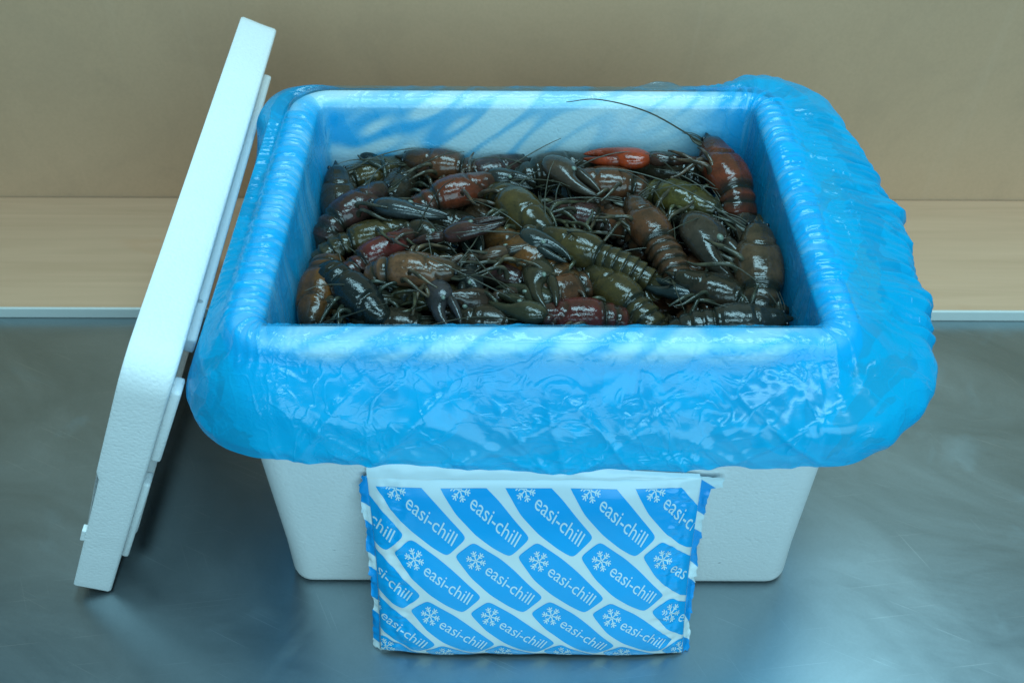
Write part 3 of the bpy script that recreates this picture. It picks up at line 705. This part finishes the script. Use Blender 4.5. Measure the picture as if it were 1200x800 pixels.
# rear of carapace, head tip (photo px), height offset, pitch, roll, curl, colour, label, claws
HEAP = [
 ((545,188),(467,180), .004, 2, 0, 0, RB, 'brown crayfish at the far wall on the left, snout pointing left along the far wall', {}),
 ((402,248),(393,196), .000, 12, 10, 3, DRK, 'dark crayfish in the far left corner of the heap, pointed snout up', {1:None}),
 ((388,252),(458,214), .006, 4, -15, 3, PUR, 'dark purple crayfish by the left wall with one big grey claw across its front', {-1: ((438,240),(525,255),.014,-25,(.055,.062,.068)), 1:None}),
 ((505,226),(588,206), .010, 2, -10, 2, RED, 'reddish crayfish with a rusty shell, behind the big grey claw at the left', {-1: None, 1: ((572,204),(628,216),.016,10,(.03,.03,.03))}),
 ((398,277),(474,260), .002, 0, -20, 1, OLV, 'greenish brown crayfish lying by the left wall below the big grey claw', {-1: ((480,264),(537,291),.012,20,DRK)}),
 ((420,302),(492,268), .008, 2, -35, 1, WINE, 'wine red crayfish at the left wall, ridged tail turned side on', {1:None}),
 ((455,308),(540,314), .020, 0, -6, 3, TAN, 'tan crayfish with the palest shell, front left of the heap', {-1: ((508,330),(530,385),.014,15,(.075,.062,.072))}),
 ((378,316),(360,380), .002, -8, 10, 2, ORG, 'orange brown crayfish in the front left corner, head towards the near rim', {-1:None}),
 ((402,330),(452,368), .008, -14, 0, 2, BLK, 'blue black crayfish with a round dark shell in the front left corner', {1:None}),
 ((592,224),(646,276), .012, 0, 0, 2, OLV, 'olive brown crayfish in the middle, head down towards the near rim', {1: ((612,272),(668,306),.020,0,(.030,.040,.040))}),
 ((642,308),(562,266), .006, 0, 0, 1, ORG, 'orange brown crayfish in the middle with its tail end towards the front', {1: ((546,256),(560,304),.014,20,BLK)}),
 ((618,330),(538,308), -.006, 0, 60, 1, PUR, 'purple crayfish on its side in front of the middle, legs showing', {1: ((552,312),(550,366),.006,-20,(.03,.034,.036))}),
 ((702,364),(628,366), .000, 0, 0, 2, WINE, 'wine red crayfish by the near rim with glossy shell and ridged dark tail', {1: ((640,372),(572,350),.010,0,(.07,.062,.03)), -1: ((650,352),(580,338),.006,0,(.06,.055,.028))}),
 ((704,293),(630,268), .012, 0, -8, 0, OLV, 'olive crayfish in the middle right, rim-lit tail rings towards the front right', {-1:None}),
 ((775,280),(737,226), .008, 0, 0, 0, RB, 'brown crayfish pointing away from the camera, tail trailing to the right front', {-1:None}),
 ((738,266),(698,238), -.008, -10, 10, 3, RB, 'small brown crayfish half hidden left of the one that points away', {-1:None}),
 ((745,212),(656,206), .006, 0, 0, 3, RB, 'brown crayfish under the red claw at the back, head to the left', {1:None, -1: None}),
 ((772,216),(850,248), .008, 2, 0, 3, (.115,.085,.020), 'yellowish olive crayfish right of the middle of the heap, head to the right front', {-1:None}),
 ((868,214),(822,150), .022, 6, 14, 3, RED, 'red brown crayfish highest in the back right corner with one bright red claw', {1: ((762,186),(683,182),.020,180,(.55,.050,.006)), -1:None}),
 ((622,196),(706,186), .002, 0, 0, 3, DRK, 'dark crayfish at the back middle with a glossy curled tail', {-1: ((640,188),(702,228),.018,0,(.09,.055,.038))}),
 ((904,346),(893,250), .018, 8, 0, 3, (.110,.060,.032), 'brown crayfish at the right wall seen from above, head pointing away', {1: ((876,252),(856,300),.002,20,DRK), -1: ((912,250),(928,302),.004,-20,DRK)}),
 ((752,226),(806,262), -.012, 0, 0, 1, DRK, 'dark crayfish under the yellowish olive one, big brown claw reaching forward', {-1: ((808,254),(870,333),.012,0,(.075,.050,.036)), 1:None}),
 ((872,346),(784,318), .006, 0, 10, 2, DRK, 'dark crayfish near the right front, its bluish claw to the left', {1: ((816,346),(752,332),.002,0,(.022,.040,.046)), -1:None}),
 ((858,372),(948,370), .008, 0, 6, 1, (.038,.038,.034), 'dark grey crayfish along the near rim at the right front corner, head to the right', {-1:None}),
 ((738,346),(694,312), .000, 0, 0, 1, OLV, 'olive crayfish by the near rim, its large ridged tail beside the wine red one', {1:None, -1:None}),
 ((702,252),(628,236), -.004, 0, 20, 1, PUR, 'dark purple crayfish deep in the middle, behind the olive tailed one', {}),
 ((596,376),(516,366), -.004, 0, -10, 1, DRK, 'dark crayfish pressed against the near rim left of the middle', {1:None}),
 ((480,378),(420,372), -.006, 0, 0, 2, DRK, 'dark crayfish by the near rim between the blue black and the tan one', {1:None, -1:None}),
 ((830,300),(800,340), -.010, 0, 0, 2, RB, 'brown crayfish low down between the big brown claw and the near rim', {-1:None}),
 ((500,250),(560,262), -.010, 0, 0, 1, DRK, 'dark crayfish low down below the reddish one', {}),
 ((690,196),(640,184), -.006, 0, 0, 2, DRK, 'dark crayfish at the back wall behind the brown one under the red claw', {-1:None}),
 ((930,300),(918,258), -.006, 0, 20, 2, DRK, 'dark crayfish wedged between the brown one and the right wall of the liner', {1:None, -1:None}),
 ((890,352),(940,340), -.004, 0, 0, 2, RB, 'brown crayfish low in the right front corner behind the dark grey one', {-1:None}),
 ((790,178),(742,170), .002, 0, -20, 2, (.05,.034,.02), 'dull olive crayfish at the far wall between the red claw and the red brown one', {1:None}),
 ((850,262),(820,232), -.006, 0, 20, 2, DRK, 'dark crayfish below the red brown one, ahead of the right wall', {1:None}),
 ((560,200),(612,186), -.002, 0, 10, 2, PUR, 'purplish crayfish at the far wall left of the glossy curled tail', {1:None}),
 ((425,200),(470,188), -.004, 0, 0, 2, OLV, 'olive crayfish at the far left behind the purple one', {}),
 ((520,345),(470,340), .000, 0, 30, 2, OLV, 'olive crayfish on its side in front of the tan one, legs raised', {-1:None}),
 ((665,335),(620,352), -.002, 0, -30, 1, RB, 'brown crayfish half turned over above the wine red one at the near rim', {1:None}),
 ((455,225),(480,196), -.006, 0, 20, 2, DRK, 'dark crayfish at the back left below the brown one against the far wall', {}),
]
for i, (rear, head, dz, pt, rl, curl, col, label, cw) in enumerate(HEAP):
    rng = random.Random(100+i)
    z = Z0 + dz
    a, b = at(*rear, z+.008), at(*head, z+.008)
    d = b-a; L = hypot(d.x, d.y); sc_ = max(.80, min(.99, L/.087))
    ctr = a + d*.5 + Vector((0,0,-.008))
    cc = {}
    for s, v in cw.items():
        if v is None: cc[s] = None
        else:
            q0, q1, dz2, r_, c_ = v; zz = Z0 + dz2
            cc[s] = (at(*q0, zz+.004), at(*q1, zz), radians(r_), c_)
    crayfish(ctr, atan2(d.y, d.x), radians(pt), radians(rl), sc_, curl, col, label, cc, True, 'long' if any(k in label for k in ('glossy curled', 'highest', 'seen from above', 'snout pointing left', 'wine red crayfish by')) else True, rng)
# lower layers, seen only through the gaps
rng = random.Random(5)
low = []
for ix in range(6):
    for iy in range(4): low.append((-.175+.07*ix+rng.uniform(-.012,.012), -.115+.077*iy+rng.uniform(-.01,.01), .262))
for ix in range(5):
    for iy in range(3): low.append((-.15+.075*ix+rng.uniform(-.012,.012), -.10+.10*iy+rng.uniform(-.01,.01), .232))
for x, y, z in low:
    col = rng.choice((DRK, RB, OLV, DRK, PUR))
    yaw = rng.uniform(0, 2*pi)
    if abs(y) > .09 or abs(x) > .15: yaw = atan2(-y+rng.uniform(-.05,.05), -x+rng.uniform(-.08,.08))
    crayfish(Vector((x,y,z)), yaw, 0, radians(rng.uniform(-20,20)), .86, rng.choice((2,3,3)), tuple(c*.9 for c in col), 'dark crayfish buried low in the heap, only glimpsed between the upper ones', {1:None,-1:None}, z > .25, False, rng, (.205,.146))

# ------------------------------------------------------------------ ice pack
def make_pack():
    root = empty('ice_pack', (-.004, -.215, 0))
    Wd, Ht = .296, .212
    lean = math.atan2(.056, .200)
    B = Vector((-.004, -.2405, .002)); U = Vector((1,0,0)); T = Vector((0, sin(lean), cos(lean))); Nn = Vector((0, -cos(lean), sin(lean)))
    def half(s, t, back):
        e = max(0., 1-abs(2*s-1)**5.); th = (max(0., 1-abs(2*t-1)**3.2))**.5
        prof = lerp(.026, .014, t)
        return prof*(e**.6)*th*(.55 if back else .80) 
    def face(s, t, back=False, off=0.):
        wv = .0022*N3(s*6, t*5, 2.)*(1 if not back else .3)
        ed = max(0, abs(2*s-1)-.72)/.28
        wv += ed*.0050*N3(s*40, t*16, 3.7) + ed*.0022*(1-abs(2*N3(s*14, t*34, 8.)))
        bot = max(0., .16-t)/.16; wv += bot*.003*N3(s*16, t*6, 5.)
        nar = 1-.020*sin(pi*t)*abs(2*s-1)
        p = B + U*(s-.5)*Wd*nar + T*(t*Ht + (.003*N3(s*7, 1.3)*(1-t) - .006*(abs(2*s-1)**3)*0)) 
        h = half(s, t, back)
        m = min(1., 12*min(s, 1-s, t, 1-t)) 
        return p + Nn*((-h if back else h + wv*m) + off)
    ns, nt = 130, 96
    V = []; F = []; idx = {}
    for bk in (0, 1):
        for j in range(nt+1):
            for i in range(ns+1):
                if bk and (i in (0, ns) or j in (0, nt)): idx[(1,i,j)] = idx[(0,i,j)]; continue
                idx[(bk,i,j)] = len(V); V.append(face(i/ns, j/nt, bool(bk)))
    for bk in (0, 1):
        for j in range(nt):
            for i in range(ns):
                q = (idx[(bk,i,j)], idx[(bk,i+1,j)], idx[(bk,i+1,j+1)], idx[(bk,i,j+1)]); F.append(q if not bk else q[::-1])
    Mi = Matrix.Translation(root.location).inverted()
    me = mesh('pouch', [Mi @ v for v in V], F, M_PACK); link('pouch', me, root)
    # --- design space: zoomed photo pixels -> (s,t)
    X0, X1, YT, YB = 30., 1095., 92., 655.; TTOP = .955
    def st(X, Y): return ((X-X0)/(X1-X0), TTOP*(1-(Y-YT)/(YB-YT)))
    smin, smax, tmin, tmax = .004, .996, .012, TTOP
    def clip(poly):
        def cl(P, ins, inter):
            out = []
            for i in range(len(P)):
                a, b = P[i-1], P[i]
                if ins(b):
                    if not ins(a): out.append(inter(a, b))
                    out.append(b)
                elif ins(a): out.append(inter(a, b))
            return out
        for ax, lim, sg in ((0,smin,1),(0,smax,-1),(1,tmin,1),(1,tmax,-1)):
            if not poly: return poly
            poly = cl(poly, lambda p: sg*(p[ax]-lim) >= 0, lambda a, b: tuple(lerp(a[k], b[k], (lim-a[ax])/(b[ax]-a[ax])) for k in (0,1)))
        return poly
    def dense(me_bm, maxlen):
        for _ in range(6):
            es = [e for e in me_bm.edges if (Vector((e.verts[0].co.x*Wd, e.verts[0].co.y*Ht)) - Vector((e.verts[1].co.x*Wd, e.verts[1].co.y*Ht))).length > maxlen]
            if not es: break
            bmesh.ops.subdivide_edges(me_bm, edges=es, cuts=1)
            bmesh.ops.triangulate(me_bm, faces=[f for f in me_bm.faces if len(f.verts) > 3])
    def emit(name, bm_, mat, off, parent):
        for v in bm_.verts:
            s, t = v.co.x, v.co.y; v.co = Mi @ face(s, t, False, off)
        o = bm_obj(name, bm_, mat, root, True)
        if parent: o.parent = parent
        return o
    cell = [(-85,-115,.5),(-47,-92,1),(1,-63,1),(49,-25,1),(96,18,1),(149,65,.5),(82,118,.5),(30,94,1),(-32,56,1),(-94,4,1),(-149,-68,.5)]
    def rounded(pts):
        P = [(a,b) for a,b,_ in pts]
        for _ in range(3):
            Q = []
            for i in range(len(P)):
                a, b = P[i], P[(i+1) % len(P)]
                d = hypot(b[0]-a[0], b[1]-a[1]); k = min(.25, 9./d)
                Q.append((lerp(a[0],b[0],k), lerp(a[1],b[1],k))); Q.append((lerp(a[0],b[0],1-k), lerp(a[1],b[1],1-k)))
            P = Q
        return P
    shape = [(x*.985, y*.985) for x, y in rounded(cell)]
    cu = bpy.data.curves.new('lettering', 'FONT'); cu.body = 'easi-chill'; cu.size = 1; cu.align_x = 'LEFT'; cu.resolution_u = 3; cu.offset = .0
    to = bpy.data.objects.new('tmp', cu); COL.objects.link(to)
    bpy.context.view_layer.update()
    dg = bpy.context.evaluated_depsgraph_get(); tm = to.evaluated_get(dg).to_mesh()
    tv = [tuple(v.co) for v in tm.vertices]; tf = [tuple(p.vertices) for p in tm.polygons]
    bpy.data.objects.remove(to)
    tw = max(v[0] for v in tv)
    ANG = radians(34.5); ca, sa = cos(ANG), sin(ANG)
    def flake_polys(cx, cy, r):
        polys = []
        def bar(x0, y0, x1, y1, wd):
            d = hypot(x1-x0, y1-y0); nx, ny = -(y1-y0)/d*wd/2, (x1-x0)/d*wd/2
            polys.append([(x0+nx,y0+ny),(x1+nx,y1+ny),(x1-nx,y1-ny),(x0-nx,y0-ny)])
        for k in range(6):
            a = k*pi/3 + .26; c, s = cos(a), sin(a)
            bar(cx+c*r*.05, cy+s*r*.05, cx+c*r, cy+s*r, r*.12)
            for f, l in ((.45,.30),(.68,.34)):
                for sg in (-1,1):
                    a2 = a + sg*pi/3.4; bar(cx+c*r*f, cy+s*r*f, cx+c*r*f+cos(a2)*r*l, cy+s*r*f+sin(a2)*r*l, r*.11)
        return polys
    for j in range(-1, 4):
        for i in range(-4, 5):
            jj = j
            cx = 656 + 205*i + {-1:-46,0:0,1:46,2:90,3:130}[j]; cy = {-1:156,0:352,1:528,2:668,3:780}[j]; sy = {-1:1.12,0:1.,1:.87,2:.72,3:.6}[j]
            poly = clip([st(cx+x, cy+y*sy) for x, y in shape])
            if len(poly) < 3: continue
            area_ = abs(sum(poly[k-1][0]*poly[k][1]-poly[k][0]*poly[k-1][1] for k in range(len(poly))))/2
            if area_ < .0012: continue
            b = bmesh.new(); b.faces.new([b.verts.new((s,t,0)) for s,t in poly])
            bmesh.ops.triangulate(b, faces=b.faces[:]); dense(b, .0042)
            pan = emit('printed_panel', b, M_PRINT, .0005, None)
            # lettering
            b = bmesh.new(); vs = []
            for (x, y, z) in tv:
                k = 180/tw; X, Y = x*k, -y*k*1.08
                vs.append(b.verts.new((*st(cx-52 + X*ca - Y*sa, cy+sy*(-15 + X*sa + Y*ca)), 0)))
            for f in tf:
                ok = all(smin <= vs[q].co.x <= smax and tmin <= vs[q].co.y <= tmax for q in f)
                if ok:
                    try: b.faces.new([vs[q] for q in f])
                    except ValueError: pass
            for v in [v for v in b.verts if not v.link_faces]: b.verts.remove(v)
            if b.faces: dense(b, .006); emit('lettering', b, M_LETTER, .0009, pan)
            else: b.free()
            b = bmesh.new()
            for pl in flake_polys(cx-76, cy-54*sy, 33):
                pl = clip([st(*q) for q in pl])
                if len(pl) >= 3: b.faces.new([b.verts.new((s,t,0)) for s,t in pl])
            if b.faces: emit('snowflake', b, M_LETTER, .0009, pan)
            else: b.free()
    # crimped end seals
    t_ = NT('printed_end_seal'); c = t_.coord()
    wv = t_.n('ShaderNodeTexWave', bands_direction='DIAGONAL', inp={'Scale': 9., 'Distortion': 2.5, 'Detail': 1.}); t_.t.links.new(c, wv.inputs['Vector'])
    f = t_.ramp(wv.outputs['Fac'], [(0,(0,0,0)),(.74,(0,0,0)),(.78,(1,1,1)),(1,(1,1,1))])
    MS = t_.done(t_.pbr(Base_Color=t_.mix(f, (.0,.30,.72), (.70,.80,.83)), Roughness=.3).outputs[0])
    for sg in (-1, 1):
        V = []; F = []; m = 60
        for k in range(m+1):
            t = k/m; e = face(0 if sg < 0 else 1, t)
            wd = .010 + .004*N3(t*9, sg*3.) + .002*N3(t*40, 5.)
            if sg > 0 and t > .93: wd += .014*min(1, (t-.93)/.02)
            if sg < 0 and t > .95: wd *= .6
            for q in range(5):
                f_ = q/4
                z = .005*f_*N3(t*14, f_*2, sg*2.) + .0015*sin(t*140)*f_
                V.append(Mi @ (e + U*sg*(wd*f_*.8 - .0015) + Nn*(z + .001 - .006*f_*(1-t)) + T*.002*N3(t*22, f_*3)))
        for k in range(m):
            for q in range(4): a = k*5+q; F.append((a, a+1, a+6, a+5))
        link('end_seal', mesh('end_seal', V, F, MS), root)
    # pale top seam folded back against the box
    V = []; F = []; m = 60
    for k in range(m+1):
        s = .005 + .985*k/m; e = face(s, .992) + Nn*.0008
        for q in range(5):
            f_ = q/4; V.append(Mi @ (e + T*(.014*f_*(1-.85*max(0,(s-.5))/.5) + .0015*N3(s*9, 4.)) - Nn*(.004*f_*f_) + Nn*.0012*N3(s*20, f_*3)))
    for k in range(m):
        for q in range(4): a = k*5+q; F.append((a, a+1, a+6, a+5))
    link('top_seam', mesh('top_seam', V, F, M_PACK), root)
    tag(root, 'blue and white printed ice pack propped against the front of the box', 'ice pack')
make_pack()
